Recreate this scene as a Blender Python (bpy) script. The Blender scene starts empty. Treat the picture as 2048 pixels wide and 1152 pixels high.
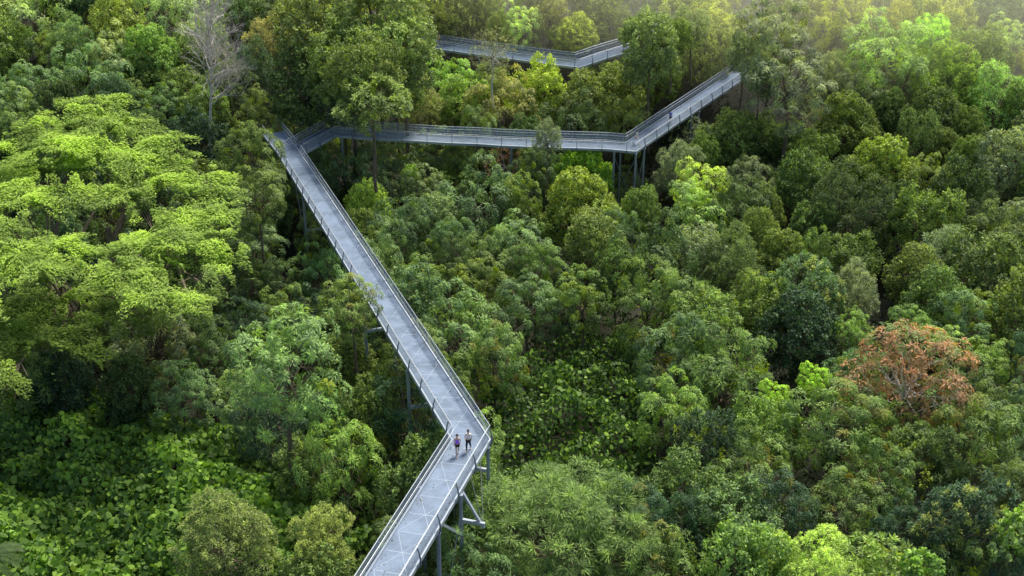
import bpy, bmesh, math, random
import numpy as np
from mathutils import Vector, Matrix

random.seed(7)
RNG = np.random.default_rng(11)
C = bpy.context.scene.collection
R = math.radians
FPX, PITCH, CAMZ = 2600.0, R(28), 50.0     # focal length in photo pixels, tilt down, camera height over the near deck

# ------------------------------------------------------------------ picture <-> place
CP, SP = math.cos(PITCH), math.sin(PITCH)
def ray(px, py):
    x, y = (px-1024)/FPX, (576-py)/FPX
    return Vector((x, CP + y*SP, -SP + y*CP))
def at_z(px, py, z):
    d = ray(px, py); t = (z-CAMZ)/d.z
    return Vector((d.x*t, d.y*t, z))
def at_y(px, py, Y):
    d = ray(px, py); t = Y/d.y
    return Vector((d.x*t, Y, CAMZ+d.z*t))
def to_px(p):
    dx, dy, dz = p[0], p[1], p[2]-CAMZ
    dep = dy*CP - dz*SP; up = dy*SP + dz*CP
    return 1024+FPX*dx/dep, 576-FPX*up/dep, dep
_CY = [0, 50, 75, 110, 140, 152, 165, 180, 215, 260]
_CZ = [-6.5, -6.5, -7.5, -10, -12, -11, -8, -3, 9, 26]
def canopy(x, y):
    return float(np.interp(y, _CY, _CZ)) + 0.8*math.sin(x*0.11+1.3)+0.5*math.sin(y*0.17+x*0.05)
def ground_np(x, y):
    return np.interp(y, _CY, _CZ) - 7.6 + 0.8*np.sin(x*0.11+1.3)+0.6*np.sin(y*0.21+x*0.13)
def hit_canopy(px, py, dz=0):
    d = ray(px, py); lo, hi = 30.0, 420.0
    prev = 30.0
    t = 30.0
    while t < 420:
        p = d*t
        if CAMZ+p.z <= canopy(p.x, p.y)+dz:
            break
        t += 0.5
    p = d*t
    return Vector((p.x, p.y, CAMZ+p.z))

# ------------------------------------------------------------------ object helpers
def link(o, parent=None):
    C.objects.link(o)
    if parent: o.parent = parent
    return o
def tag(o, label, cat, group=None, kind=None):
    if label: o['label'] = label
    if cat: o['category'] = cat
    if group: o['group'] = group
    if kind: o['kind'] = kind
    return o
def empty(name, loc, rz=0.0):
    o = bpy.data.objects.new(name, None); o.empty_display_size = .3
    o.location = loc; o.rotation_euler = (0, 0, rz)
    return link(o)
def np_mesh(name, V, F, mat, attrs=None, smooth=False):
    me = bpy.data.meshes.new(name)
    n, m, k = len(V), len(F), F.shape[1]
    me.vertices.add(n); me.vertices.foreach_set('co', np.ascontiguousarray(V, dtype=np.float32).ravel())
    me.loops.add(m*k); me.loops.foreach_set('vertex_index', np.ascontiguousarray(F, dtype=np.int32).ravel())
    me.polygons.add(m); me.polygons.foreach_set('loop_start', np.arange(0, m*k, k, dtype=np.int32))
    me.polygons.foreach_set('use_smooth', np.full(m, smooth, dtype=bool))
    me.update(calc_edges=True)
    for a, v in (attrs or {}).items():
        at = me.attributes.new(a, 'FLOAT', 'POINT'); at.data.foreach_set('value', np.ascontiguousarray(v, dtype=np.float32))
    me.materials.append(mat)
    return me
class MB:
    """collects boxes, tubes and strips, then links them as one mesh object"""
    def __init__(s): s.v = []; s.f = []
    def add(s, vs, fs):
        b = len(s.v); s.v += [tuple(v) for v in vs]; s.f += [tuple(b+i for i in f) for f in fs]
    def tube(s, pts, r, n=6, cap=True):
        pts = [Vector(p) for p in pts]; rs = r if hasattr(r, '__len__') else [r]*len(pts)
        vs, fs = [], []
        for i, p in enumerate(pts):
            a = pts[max(i-1, 0)]; c = pts[min(i+1, len(pts)-1)]
            d = (c-a).normalized() if (c-a).length > 1e-9 else Vector((0, 0, 1))
            u = d.cross(Vector((0, 0, 1)) if abs(d.z) < .95 else Vector((1, 0, 0))).normalized(); w = d.cross(u)
            for k in range(n):
                t = 2*math.pi*(k+.5)/n
                vs.append(p + (u*math.cos(t)+w*math.sin(t))*rs[i])
        for i in range(len(pts)-1):
            for k in range(n):
                a, b = i*n+k, i*n+(k+1) % n
                fs.append((a, b, b+n, a+n))
        if cap:
            fs.append(tuple(range(n-1, -1, -1))); fs.append(tuple(len(pts)*n-n+k for k in range(n)))
        s.add(vs, fs)
    def bar(s, a, b, w, h):
        """rectangular bar from a to b, w across, h high"""
        a, b = Vector(a), Vector(b); d = (b-a).normalized()
        u = d.cross(Vector((0, 0, 1)) if abs(d.z) < .95 else Vector((1, 0, 0))).normalized(); v = u.cross(d)
        vs = [p + u*x*w/2 + v*y*h/2 for p in (a, b) for x, y in ((-1, -1), (1, -1), (1, 1), (-1, 1))]
        s.add(vs, [(3, 2, 1, 0), (4, 5, 6, 7), (0, 1, 5, 4), (1, 2, 6, 5), (2, 3, 7, 6), (3, 0, 4, 7)])
    def sweep(s, L, Rr, top, bot):
        """closed strip between left and right polylines with thickness"""
        n = len(L); vs = []
        for l, r in zip(L, Rr):
            vs += [Vector((l.x, l.y, l.z+top)), Vector((r.x, r.y, r.z+top)), Vector((r.x, r.y, r.z+bot)), Vector((l.x, l.y, l.z+bot))]
        fs = []
        for i in range(n-1):
            for k in range(4):
                a, b = i*4+k, i*4+(k+1) % 4
                fs.append((a, b, b+4, a+4))
        fs.append((3, 2, 1, 0)); fs.append(tuple(4*n-4+k for k in range(4)))
        s.add(vs, fs)
    def build(s, name, mat, parent=None, smooth=False, loc=None):
        me = bpy.data.meshes.new(name)
        o0 = Vector(loc) if loc is not None else None
        me.from_pydata([(Vector(v)-o0) for v in s.v] if o0 is not None else s.v, [], s.f); me.update()
        if smooth: me.polygons.foreach_set('use_smooth', [True]*len(me.polygons))
        me.materials.append(mat)
        return link(bpy.data.objects.new(name, me), parent)

# ------------------------------------------------------------------ materials
def mat(name):
    m = bpy.data.materials.new(name); m.use_nodes = True
    nt = m.node_tree; nt.nodes.clear()
    out = nt.nodes.new('ShaderNodeOutputMaterial')
    return m, nt, out
def nd(nt, t, **kw):
    n = nt.nodes.new(t)
    for k, v in kw.items():
        if k.startswith('_'): setattr(n, k[1:], v)
        else: n.inputs[k].default_value = v
    return n
def solid(name, col, rough=.6, metal=0., noise=.12, scale=6., alpha=None, col2=None):
    m, nt, out = mat(name)
    b = nd(nt, 'ShaderNodeBsdfPrincipled', Roughness=rough, Metallic=metal)
    tc = nd(nt, 'ShaderNodeNewGeometry')
    nz = nd(nt, 'ShaderNodeTexNoise', Scale=scale, Detail=6., Roughness=.65)
    nt.links.new(tc.outputs['Position'], nz.inputs['Vector'])
    cr = nd(nt, 'ShaderNodeValToRGB')
    cr.color_ramp.elements[0].position = .3; cr.color_ramp.elements[1].position = .7
    c2 = col2 or tuple(min(1, c*(1+noise)) for c in col)
    cr.color_ramp.elements[0].color = (*[c*(1-noise) for c in col], 1); cr.color_ramp.elements[1].color = (*c2, 1)
    nt.links.new(nz.outputs['Fac'], cr.inputs['Fac']); nt.links.new(cr.outputs['Color'], b.inputs['Base Color'])
    if alpha is None:
        nt.links.new(b.outputs[0], out.inputs['Surface'])
    else:
        tr = nd(nt, 'ShaderNodeBsdfTransparent'); mx = nd(nt, 'ShaderNodeMixShader', Fac=alpha)
        nt.links.new(tr.outputs[0], mx.inputs[1]); nt.links.new(b.outputs[0], mx.inputs[2]); nt.links.new(mx.outputs[0], out.inputs['Surface'])
    return m
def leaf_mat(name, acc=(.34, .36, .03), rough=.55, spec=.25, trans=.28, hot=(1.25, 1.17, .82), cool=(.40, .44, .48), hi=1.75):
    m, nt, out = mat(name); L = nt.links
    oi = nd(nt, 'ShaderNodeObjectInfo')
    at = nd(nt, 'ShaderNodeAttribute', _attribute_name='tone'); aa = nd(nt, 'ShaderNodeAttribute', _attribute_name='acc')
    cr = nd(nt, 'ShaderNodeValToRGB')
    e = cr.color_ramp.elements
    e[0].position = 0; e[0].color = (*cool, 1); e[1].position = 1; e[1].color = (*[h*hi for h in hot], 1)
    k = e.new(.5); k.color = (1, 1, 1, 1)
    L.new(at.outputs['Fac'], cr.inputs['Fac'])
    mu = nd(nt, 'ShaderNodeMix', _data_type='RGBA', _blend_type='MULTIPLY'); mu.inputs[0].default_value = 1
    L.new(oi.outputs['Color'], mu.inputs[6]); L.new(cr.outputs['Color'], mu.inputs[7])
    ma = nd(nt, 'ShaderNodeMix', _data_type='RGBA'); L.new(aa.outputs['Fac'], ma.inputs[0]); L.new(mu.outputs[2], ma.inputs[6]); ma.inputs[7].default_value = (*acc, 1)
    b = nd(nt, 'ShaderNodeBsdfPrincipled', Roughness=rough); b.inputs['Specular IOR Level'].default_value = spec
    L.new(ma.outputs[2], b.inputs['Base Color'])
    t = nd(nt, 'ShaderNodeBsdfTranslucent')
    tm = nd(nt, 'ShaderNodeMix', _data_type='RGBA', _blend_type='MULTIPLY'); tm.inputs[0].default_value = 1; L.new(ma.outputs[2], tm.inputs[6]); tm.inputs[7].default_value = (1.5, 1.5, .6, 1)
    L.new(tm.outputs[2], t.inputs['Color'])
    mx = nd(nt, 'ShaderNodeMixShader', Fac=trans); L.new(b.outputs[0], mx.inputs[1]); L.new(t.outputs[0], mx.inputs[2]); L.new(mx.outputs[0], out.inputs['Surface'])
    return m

M = {}
M['leaf'] = leaf_mat('leaf')
M['leaf_yellow'] = leaf_mat('leaf_with_yellow_sprays', acc=(.30, .40, .03))
M['leaf_tip'] = leaf_mat('leaf_with_pale_tips', acc=(.50, .58, .14))
M['leaf_gold'] = leaf_mat('leaf_with_golden_sprays', acc=(.33, .29, .06))
M['leaf_rust'] = leaf_mat('leaf_rust', acc=(.20, .36, .10), hot=(1.3, 1.0, .85))
M['leaf_gloss'] = leaf_mat('leaf_gloss', acc=(.32, .52, .07), rough=.55, spec=.25, trans=.25, hot=(1.35, 1.3, .7), hi=1.8, cool=(.35, .42, .4))
M['bark'] = solid('bark', (.16, .125, .09), .9, noise=.4, scale=3)
M['bark_pale'] = solid('bark_pale', (.62, .58, .52), .9, noise=.25, scale=3)
M['twig'] = solid('twig', (.26, .22, .17), .9, noise=.3, scale=2)
M['deck'] = solid('deck_grating', (.215, .28, .375), .6, .15, noise=.16, scale=.9)
def deck_mat():
    m, nt, out = mat('deck_grating'); L = nt.links
    b = nd(nt, 'ShaderNodeBsdfPrincipled', Roughness=.6, Metallic=.1); g = nd(nt, 'ShaderNodeNewGeometry')
    n1 = nd(nt, 'ShaderNodeTexNoise', Scale=.55, Detail=8., Roughness=.7); n2 = nd(nt, 'ShaderNodeTexNoise', Scale=9., Detail=3.); wv = nd(nt, 'ShaderNodeTexWave', Scale=2.2, Distortion=.6); wv.bands_direction = 'DIAGONAL'
    for n in (n1, n2, wv): L.new(g.outputs['Position'], n.inputs['Vector'])
    r = nd(nt, 'ShaderNodeValToRGB'); e = r.color_ramp.elements; e[0].position = .32; e[0].color = (.105, .145, .205, 1); e[1].position = .62; e[1].color = (.195, .265, .37, 1)
    L.new(n1.outputs['Fac'], r.inputs['Fac'])
    a = nd(nt, 'ShaderNodeMath', _operation='MULTIPLY_ADD'); a.inputs[1].default_value = .30; a.inputs[2].default_value = .84; L.new(n2.outputs['Fac'], a.inputs[0])
    a2 = nd(nt, 'ShaderNodeMath', _operation='MULTIPLY_ADD'); a2.inputs[1].default_value = .10; L.new(wv.outputs['Fac'], a2.inputs[0]); L.new(a.outputs[0], a2.inputs[2])
    mu = nd(nt, 'ShaderNodeVectorMath', _operation='SCALE'); L.new(r.outputs['Color'], mu.inputs[0]); L.new(a2.outputs[0], mu.inputs['Scale']); L.new(mu.outputs[0], b.inputs['Base Color'])
    L.new(b.outputs[0], out.inputs['Surface']); return m
M['deck'] = deck_mat()
M['joint'] = solid('deck_joint', (.43, .51, .61), .5, .2, noise=.08)
M['rail'] = solid('rail_steel', (.55, .60, .66), .35, .35, noise=.08)
M['beam'] = solid('beam_steel', (.42, .48, .55), .5, .2, noise=.12)
M['post'] = solid('post_steel', (.20, .24, .29), .5, .3, noise=.15)
M['column'] = solid('column_steel', (.28, .33, .40), .5, .2, noise=.2, scale=1.0)
M['cable'] = solid('cable', (.25, .28, .3), .4, .5)
M['panel'] = solid('mesh_panel', (.40, .47, .56), .5, .2, alpha=.34)
M['soil'] = solid('forest_floor', (.016, .024, .010), .95, noise=.5, scale=.6, col2=(.032, .034, .016))

# ------------------------------------------------------------------ foliage
def norm(a):
    return a/np.maximum(np.linalg.norm(a, axis=1, keepdims=True), 1e-9)
def leaf_geo(P, A, N, L, W, shape='quad'):
    """P leaf middle, A long axis, N normal; returns vertices and faces"""
    S = norm(np.cross(N, A)); L = L[:, None]; W = W[:, None]
    if shape == 'quad':
        V = np.stack([P-A*L*.5, P+S*W*.5-A*L*.05, P+A*L*.5, P-S*W*.5-A*L*.05], 1); k = 4
    elif shape == 'oval':
        V = np.stack([P-A*L*.5, P-A*L*.22+S*W*.42, P+A*L*.2+S*W*.42, P+A*L*.5, P+A*L*.2-S*W*.42, P-A*L*.22-S*W*.42], 1); k = 6
    n = len(P)
    return V.reshape(-1, 3), np.arange(n*k).reshape(n, k), k
def crown_points(rng, Rr, rz, n_lobes, lobe_r, spacing, lower=-.75, up=.35):
    """lumpy crown: lobes sit on an ellipsoid, clump points cover the lobes' outer skins"""
    lobes = []
    for i in range(n_lobes*8):
        if len(lobes) >= n_lobes: break
        d = rng.normal(size=3); d /= np.linalg.norm(d)
        if d[2] < lower: continue
        k = rng.uniform(.52, .92)
        c = d*np.array([Rr, Rr, rz])*k
        r = lobe_r*rng.uniform(.7, 1.25)
        if any(np.linalg.norm(c-q[0]) < .62*(r+q[1])*.9 for q in lobes): continue
        lobes.append((c, r))
    lobes.append((np.array([0, 0, 0.]), Rr*.55))
    pts, nrm = [], []
    for i, (c, r) in enumerate(lobes):
        n = int(4*math.pi*r*r/(spacing**2)*1.1)
        d = norm(rng.normal(size=(n, 3))); p = c + d*r*rng.uniform(.86, 1.06, (n, 1))
        ok = (d[:, 2] > -.65)
        for j, (c2, r2) in enumerate(lobes):
            if j != i: ok &= np.linalg.norm(p-c2, axis=1) > r2*.86
        pts.append(p[ok]); nrm.append(d[ok])
    P, N = np.concatenate(pts), np.concatenate(nrm)
    keep = []
    for i in rng.permutation(len(P)):
        if all(np.linalg.norm(P[i]-P[j]) > spacing*.62 for j in keep): keep.append(i)
    P, N = P[keep], N[keep]
    N = norm(N + np.array([0, 0, up]))
    return P, N, lobes
def clump_leaves(rng, P, N, r, per, L, W, mode='dome', acc_frac=0., jit=.35, tone_var=.22):
    """leaves of every clump: 'dome' umbrella of drooping leaflets, 'puff' small scattered leaves, 'spray' long fans"""
    m = len(P); n = m*per
    Pc = np.repeat(P, per, 0); Nc = np.repeat(N, per, 0)
    cr = np.repeat(rng.uniform(.75, 1.25, m), per)
    ct = np.repeat(rng.normal(0, tone_var, m), per)
    # tone below paints clump shading: outward leaves lighter, undersides darker
    ca = np.repeat((rng.random(m) < acc_frac).astype(float)*rng.uniform(.5, 1, m), per)
    if mode == 'dome':
        d = norm(rng.normal(size=(n, 3)) + Nc*1.1)
        flip = (d*Nc).sum(1) < -.05; d[flip] *= -1; Nc = norm(Nc+np.array([0, 0, .35]))
        p = Pc + d*(r*cr)[:, None]*rng.uniform(.8, 1.05, (n, 1))
        A = norm(d - Nc*((d*Nc).sum(1, keepdims=True)) + rng.normal(0, .15, (n, 3)))
        A = norm(A - Nc*.8*(1-(d*Nc).sum(1, keepdims=True)) + 1e-6)
        Nn = norm(d + rng.normal(0, jit*.42, (n, 3)))
    elif mode == 'puff':
        d = norm(rng.normal(size=(n, 3)) + Nc*.5)
        p = Pc + d*(r*cr)[:, None]*rng.uniform(.35, 1.1, (n, 1))
        A = norm(rng.normal(size=(n, 3)) + d*.6 + np.array([0, 0, -.2]))
        Nn = norm(Nc*.8 + d*.6 + rng.normal(0, jit, (n, 3)))
    else:
        d = norm(rng.normal(size=(n, 3)) + Nc*.9)
        p = Pc + d*(r*cr)[:, None]*rng.uniform(.4, 1.0, (n, 1))
        A = norm(d + np.array([0, 0, -.35]) + rng.normal(0, .2, (n, 3)))
        Nn = norm(np.array([0, 0, 1.]) + rng.normal(0, jit, (n, 3)))
    Nn = norm(Nn - A*((Nn*A).sum(1, keepdims=True)))
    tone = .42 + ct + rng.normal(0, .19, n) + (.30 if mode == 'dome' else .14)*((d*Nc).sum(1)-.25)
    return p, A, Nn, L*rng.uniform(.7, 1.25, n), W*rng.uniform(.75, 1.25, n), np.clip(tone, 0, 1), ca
def limb_mesh(name, lobes, H, r0, rng, material):
    mb = MB()
    zs = np.linspace(-H, 0, 6); off = np.cumsum(rng.normal(0, .12, (6, 2)), 0)
    pts = [(off[i, 0]-off[-1, 0], off[i, 1]-off[-1, 1], zs[i]) for i in range(6)]
    mb.tube(pts, [r0*(1-.09*i) for i in range(6)], 7)
    for c, r in lobes[:-1]:
        st = Vector((0, 0, -abs(rng.normal(0, .8))-.3)); e = Vector(c)*.95
        mid = st.lerp(e, .5) + Vector((0, 0, -.25)) + Vector(rng.normal(0, .12, 3))
        mb.tube([st, mid, e], [r0*.42, r0*.28, r0*.1], 5)
        for k in range(3):
            q = e + Vector(rng.normal(0, r*.6, 3)); mb.tube([mid.lerp(e, .6), q], [r0*.14, r0*.05], 4)
    me = bpy.data.meshes.new(name); me.from_pydata(mb.v, [], mb.f); me.update(); me.materials.append(material)
    return me
PROTO = {}
def make_proto(key, seed, Rr, rz, n_lobes, lobe_r, spacing, r, per, L, W, mode, acc=0., m='leaf', H=9.0, r0=.16, shape='quad', bark='bark', jit=.35, tv=.22, lower=-.75, twigs=0):
    rng = np.random.default_rng(seed)
    P, N, lobes = crown_points(rng, Rr, rz, n_lobes, lobe_r, spacing, lower)
    p, A, Nn, LL, WW, t, a = clump_leaves(rng, P, N, r, per, L, W, mode, acc, jit, tv)
    # light from above painted into the tone: crown top lighter, skirt darker
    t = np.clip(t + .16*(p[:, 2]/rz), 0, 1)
    V, F, k = leaf_geo(p, A, Nn, LL, WW, shape)
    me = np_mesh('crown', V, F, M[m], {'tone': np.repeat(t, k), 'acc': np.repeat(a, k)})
    tr = limb_mesh('trunk', lobes, H, r0, rng, M[bark])
    PROTO.setdefault(key, []).append((me, tr, Rr, rz, H, len(p)))
for s in range(4):
    make_proto('umbel', 100+s, 2.7, 2.9, 17+s, 1.0, .80, .45, 84, .25, .062, 'dome', [.03, .0, .08, .02][s], 'leaf_yellow', tv=.16)
for s in range(2):
    make_proto('umbel_gold', 130+s, 2.7, 2.9, 17, 1.0, .80, .45, 84, .25, .062, 'dome', .10, 'leaf_gold', tv=.16)
make_proto('umbel_lime', 140, 2.7, 2.8, 16, 1.0, .80, .45, 84, .25, .062, 'dome', .22, 'leaf_yellow', tv=.18)
for s in range(5):
    make_proto('puff', 200+s, 2.9, 3.1+.3*(s % 2), 20+s*2, 1.0, .50, .34, 30, .24, .12, 'puff', tv=.15)
for s in range(3):
    make_proto('fine', 300+s, 2.8, 3.4, 26, .85, .44, .34, 40, .20, .06, 'spray', tv=.14)
make_proto('dome_tree', 400, 2.9, 2.8, 30, .9, .42, .28, 34, .20, .12, 'puff', tv=.10)
for s in range(2):
    make_proto('tufted', 500+s, 2.9, 2.7, 18, 1.0, .60, .42, 34, .32, .11, 'spray', .14, 'leaf_yellow', tv=.15)
make_proto('tipped', 550, 2.9, 2.7, 20, 1.0, .60, .40, 40, .27, .10, 'spray', .20, 'leaf_tip', tv=.15)
make_proto('bamboo', 600, 5.6, 4.6, 66, 1.2, .58, .50, 60, .38, .048, 'spray', tv=.14, r0=.2)
make_proto('round', 700, 2.2, 2.4, 12, .9, .55, .34, 10, .42, .30, 'puff', .25, 'leaf_gloss', shape='oval', tv=.15)
make_proto('rust', 800, 3.0, 3.0, 22, .95, .50, .38, 30, .26, .07, 'dome', .34, 'leaf_rust', tv=.2, bark='bark_pale')
make_proto('sparse', 900, 2.6, 3.2, 20, .9, .62, .38, 15, .22, .07, 'spray', .03, tv=.2, bark='bark_pale')

COL = dict(
    dark=(.036, .060, .024), deep=(.024, .048, .028), mid=(.062, .095, .032), fresh=(.088, .142, .042),
    blue=(.060, .102, .048), teal=(.088, .130, .062), pale=(.140, .205, .078), olive=(.084, .118, .036),
    tan=(.105, .120, .052), lime=(.150, .240, .035), yellow=(.130, .180, .038), grey=(.105, .135, .080), rust=(.165, .108, .064),
    bright=(.20, .255, .065), gold=(.135, .165, .042))
TREES = []     # (px, py, rpx, pos, radius, label short, colour word)
tree_n = [0]
def jitter(col, a=.10):
    k = random.uniform(1-a, 1+a)
    return tuple(max(.004, c*k*random.uniform(1-a*.5, 1+a*.5)) for c in col)
def place_tree(px, py, rpx, species, col, label=None, group=None, Y=None, dz=0, name='broadleaf_tree', cat='tree', sz=1.0, var=None):
    pos = at_y(px, py, Y) if Y else hit_canopy(px, py, dz)
    dep = to_px(pos)[2]
    rad = rpx/FPX*dep
    ps = PROTO[species]; me, tr, Rr, rz, H, _ = ps[(var if var is not None else random.randrange(len(ps))) % len(ps)]
    k = rad/Rr*1.06
    kz = k*sz*random.uniform(1.08, 1.42) if group else k*sz*random.uniform(1.0, 1.08)
    if not Y:                                   # crowns stay clear of the decks they grow under or beside
        for _ in range(14):
            q = (WPn-np.array(tuple(pos)))/np.array([rad*1.12, rad*1.12, rz*kz*1.12])
            if not np.any((q*q).sum(1) < 1): break
            pos.z -= .5
    root = empty(name, (pos.x, pos.y, pos.z-H*kz), random.uniform(0, 6.28))
    root.scale = (k*random.uniform(.88, 1.12), k*random.uniform(.88, 1.12), kz)
    t = link(bpy.data.objects.new('trunk', tr), root); t.location = (0, 0, H)
    c = link(bpy.data.objects.new('crown', me), root); c.location = (0, 0, H)
    cc = tuple(v*2.4 for v in jitter(COL[col] if isinstance(col, str) else col))
    # far slope crowns brightened and warmed: haze glow painted into leaf colour
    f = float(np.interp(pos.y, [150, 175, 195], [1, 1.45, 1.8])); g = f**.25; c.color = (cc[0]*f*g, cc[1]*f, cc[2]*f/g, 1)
    tag(root, label, cat, group)
    return root, pos, rad

# ------------------------------------------------------------------ walkway geometry
ZD = dict(near=0.0, junction=-7.0, mid=-8.0, top=-5.0)
zig = [at_z(700, 1277, 0.6), at_z(942, 880, 0.0), at_z(576, 303, -7.0), at_z(546, 266, -7.2)]
branch_px = [(581, 309, -7.05), (662, 263, -7.4), (720, 268, -7.5), (819, 274, -7.7), (900, 279, -7.9), (960, 281, -8), (1000, 284, -8), (1075, 287, -8), (1150, 289, -8), (1215, 291, -8), (1261, 295, -8),
             (1341, 241, -7.8), (1404, 199, -7.6), (1465, 158, -7.4), (1530, 120, -7.2)]
branch = [at_z(*p) for p in branch_px]
top_px = [(800, 82, -5.2), (848, 88, -5.2), (951, 103, -5.1), (1030, 113, -5.05), (1072, 119, -5), (1154, 129, -5), (1200, 113, -4.9), (1243, 100, -4.8), (1268, 92, -4.7)]
top = [at_z(*p) for p in top_px]
far_px = [(1270, 68, -2.5), (1300, 58, -2.5), (1322, 46, -2.4), (1362, 47, -2.2)]
far = [at_z(*p) for p in far_px]
HW = 1.14
def offset(poly, d, z=0.0):
    out = []
    for i, p in enumerate(poly):
        a = poly[max(i-1, 0)]; b = poly[min(i+1, len(poly)-1)]
        d1 = ((p-a) if i else (b-p)); d2 = ((b-p) if i < len(poly)-1 else (p-a))
        d1 = Vector((d1.x, d1.y)).normalized(); d2 = Vector((d2.x, d2.y)).normalized()
        n1 = Vector((d1.y, -d1.x)); n2 = Vector((d2.y, -d2.x)); n = (n1+n2).normalized()
        k = d/max(.5, n.dot(n1))
        out.append(Vector((p.x+n.x*k, p.y+n.y*k, p.z+z)))
    return out            # positive d = right-hand side walking along the line
def stations(poly):
    L = [0.0]
    for a, b in zip(poly, poly[1:]): L.append(L[-1]+(b-a).length)
    return L
def along(poly, s):
    L = stations(poly); s = min(max(s, 0), L[-1]-1e-6)
    for i in range(len(poly)-1):
        if L[i+1] > s:
            t = (s-L[i])/(L[i+1]-L[i]); return poly[i].lerp(poly[i+1], t), i
    return poly[-1], len(poly)-2
def cut(poly, s0, s1):
    L = stations(poly); out = [along(poly, s0)[0]]
    out += [p for p, l in zip(poly, L) if s0+.02 < l < s1-.02]
    out.append(along(poly, s1)[0]); return out
UP = Vector((0, 0, 1))
def railing(root, edge, side, first_post=.3, step=3.4, fins=True):
    """edge: polyline at deck level; side +1 when outside is to the right"""
    out = offset(edge, .0)
    rl = MB(); inner0 = offset(edge, -.04*side)
    rl.tube([p+UP*1.18 for p in edge], .030, 6); rl.tube([p+UP*.52 for p in inner0], .012, 4)
    inner = offset(edge, -.16*side)
    rl.tube([p+UP*.92 for p in inner], .021, 5)
    rail = rl.build('handrail', M['rail'], root)
    pn = MB()
    vs = []; fs = []
    for i, p in enumerate(edge): vs += [p+UP*.14, p+UP*1.10]
    for i in range(len(edge)-1): fs.append((2*i, 2*i+2, 2*i+3, 2*i+1))
    pn.add(vs, fs); pn.build('mesh_panel', M['panel'], rail)
    total = stations(edge)[-1]; n = max(1, round((total-2*first_post)/step))
    for k in range(n+1):
        s = first_post + (total-2*first_post)*k/n
        p, i = along(edge, s); d = (edge[i+1]-edge[i]); d.z = 0; d.normalize(); nn = Vector((d.y, -d.x, 0))*side
        mb = MB()
        # a flat curved fin, wider at the deck, bowed outward in the middle
        prof = [(-.42, .02, .10), (-.1, .13, .13), (.3, .15, .11), (.75, .10, .08), (1.15, .0, .06)]
        vs, fs = [], []
        for z, o, w in prof:
            for a, b in ((0, -1), (1, -1), (1, 1), (0, 1)):
                vs.append(p+UP*z+nn*(o+(w if a else 0)-.02)+d*b*.028)
        for j in range(len(prof)-1):
            for q in range(4):
                x, y = j*4+q, j*4+(q+1) % 4; fs.append((x, y, y+4, x+4))
        fs += [(3, 2, 1, 0), tuple(len(vs)-4+q for q in range(4))]
        mb.add(vs, fs)
        # bracket carrying the inner hand rail
        mb.bar(p+UP*.92, p+UP*.92-nn*.16, .03, .03)
        mb.build('railing_post', M['post'], rail)
def deck(root, poly, pitch=1.9):
    L, Rr = offset(poly, -HW), offset(poly, HW)
    mb = MB(); mb.sweep(L, Rr, 0, -.08); dk = mb.build('deck', M['deck'], root)
    # raised joint strips in triangles over the grating
    total = stations(poly)[-1]; n = int(total/pitch); js = MB()
    sl, sr = stations(L)[-1], stations(Rr)[-1]
    LP = [along(L, sl*k/n)[0]+UP*.006 for k in range(n+1)]; RP = [along(Rr, sr*k/n)[0]+UP*.006 for k in range(n+1)]
    for k in range(n):
        a, b, c, d = LP[k], RP[k], LP[k+1], RP[k+1]
        js.bar(a.lerp(b, .06), a.lerp(b, .94), .035, .008)
        m0 = a.lerp(b, .5)
        if k % 2: js.bar(a.lerp(b, .06)+UP*.004, c.lerp(d, .5)+UP*.004, .025, .006); js.bar(b.lerp(a, .06)+UP*.004, c.lerp(d, .5)+UP*.004, .025, .006)
        else: js.bar(m0+UP*.004, c.lerp(d, .06)+UP*.004, .025, .006); js.bar(m0+UP*.004, d.lerp(c, .06)+UP*.004, .025, .006)
    js.build('deck_joint', M['joint'], dk)
    for sgn in (-1, 1):
        e0, e1 = offset(poly, sgn*(HW+.01)), offset(poly, sgn*(HW+.14))
        if sgn < 0: e0, e1 = e1, e0
        mb = MB(); mb.sweep(e0, e1, .07, -.22); mb.build('edge_beam', M['beam'], root)
    # floor beams underneath
    for k in range(0, n+1, 2):
        fb = MB(); fb.bar(LP[k]-UP*.17, RP[k]-UP*.17, .1, .16); fb.build('floor_beam', M['column'], root)
    return L, Rr
def column(root, topp, length, r=.13, name='column'):
    mb = MB(); p = Vector(topp)
    mb.tube([p, p-UP*length], r, 12); mb.tube([p+UP*.02, p-UP*.12], r*1.35, 12)
    return mb.build(name, M['column'], root, smooth=False)
def member(root, a, b, w, name, m='beam', cable=False):
    mb = MB()
    if cable: mb.tube([a, b], w, 5)
    else: mb.bar(a, b, w, w*1.3)
    return mb.build(name, M[m], root)
def side_pts(poly, px, side):
    """station whose edge point projects to column px"""
    e = offset(poly, side*(HW+.1)); tot = stations(e)[-1]; best = None
    for k in range(0, 2001):
        p, i = along(e, tot*k/2000); q = to_px(p)
        if best is None or abs(q[0]-px) < best[0]: best = (abs(q[0]-px), tot*k/2000, p, i)
    return best
# lower zigzag
wz = empty('elevated_walkway', zig[0]); wz_mat = None
tag(wz, 'long grey steel canopy walkway zigzagging up from the bottom edge with two women on it', 'walkway')
wz.location = (0, 0, 0)
Lz, Rz = deck(wz, zig)
railing(wz, offset(zig, -(HW+.07)), -1)
re_ = offset(zig, HW+.07); tot = stations(re_)[-1]
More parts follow.
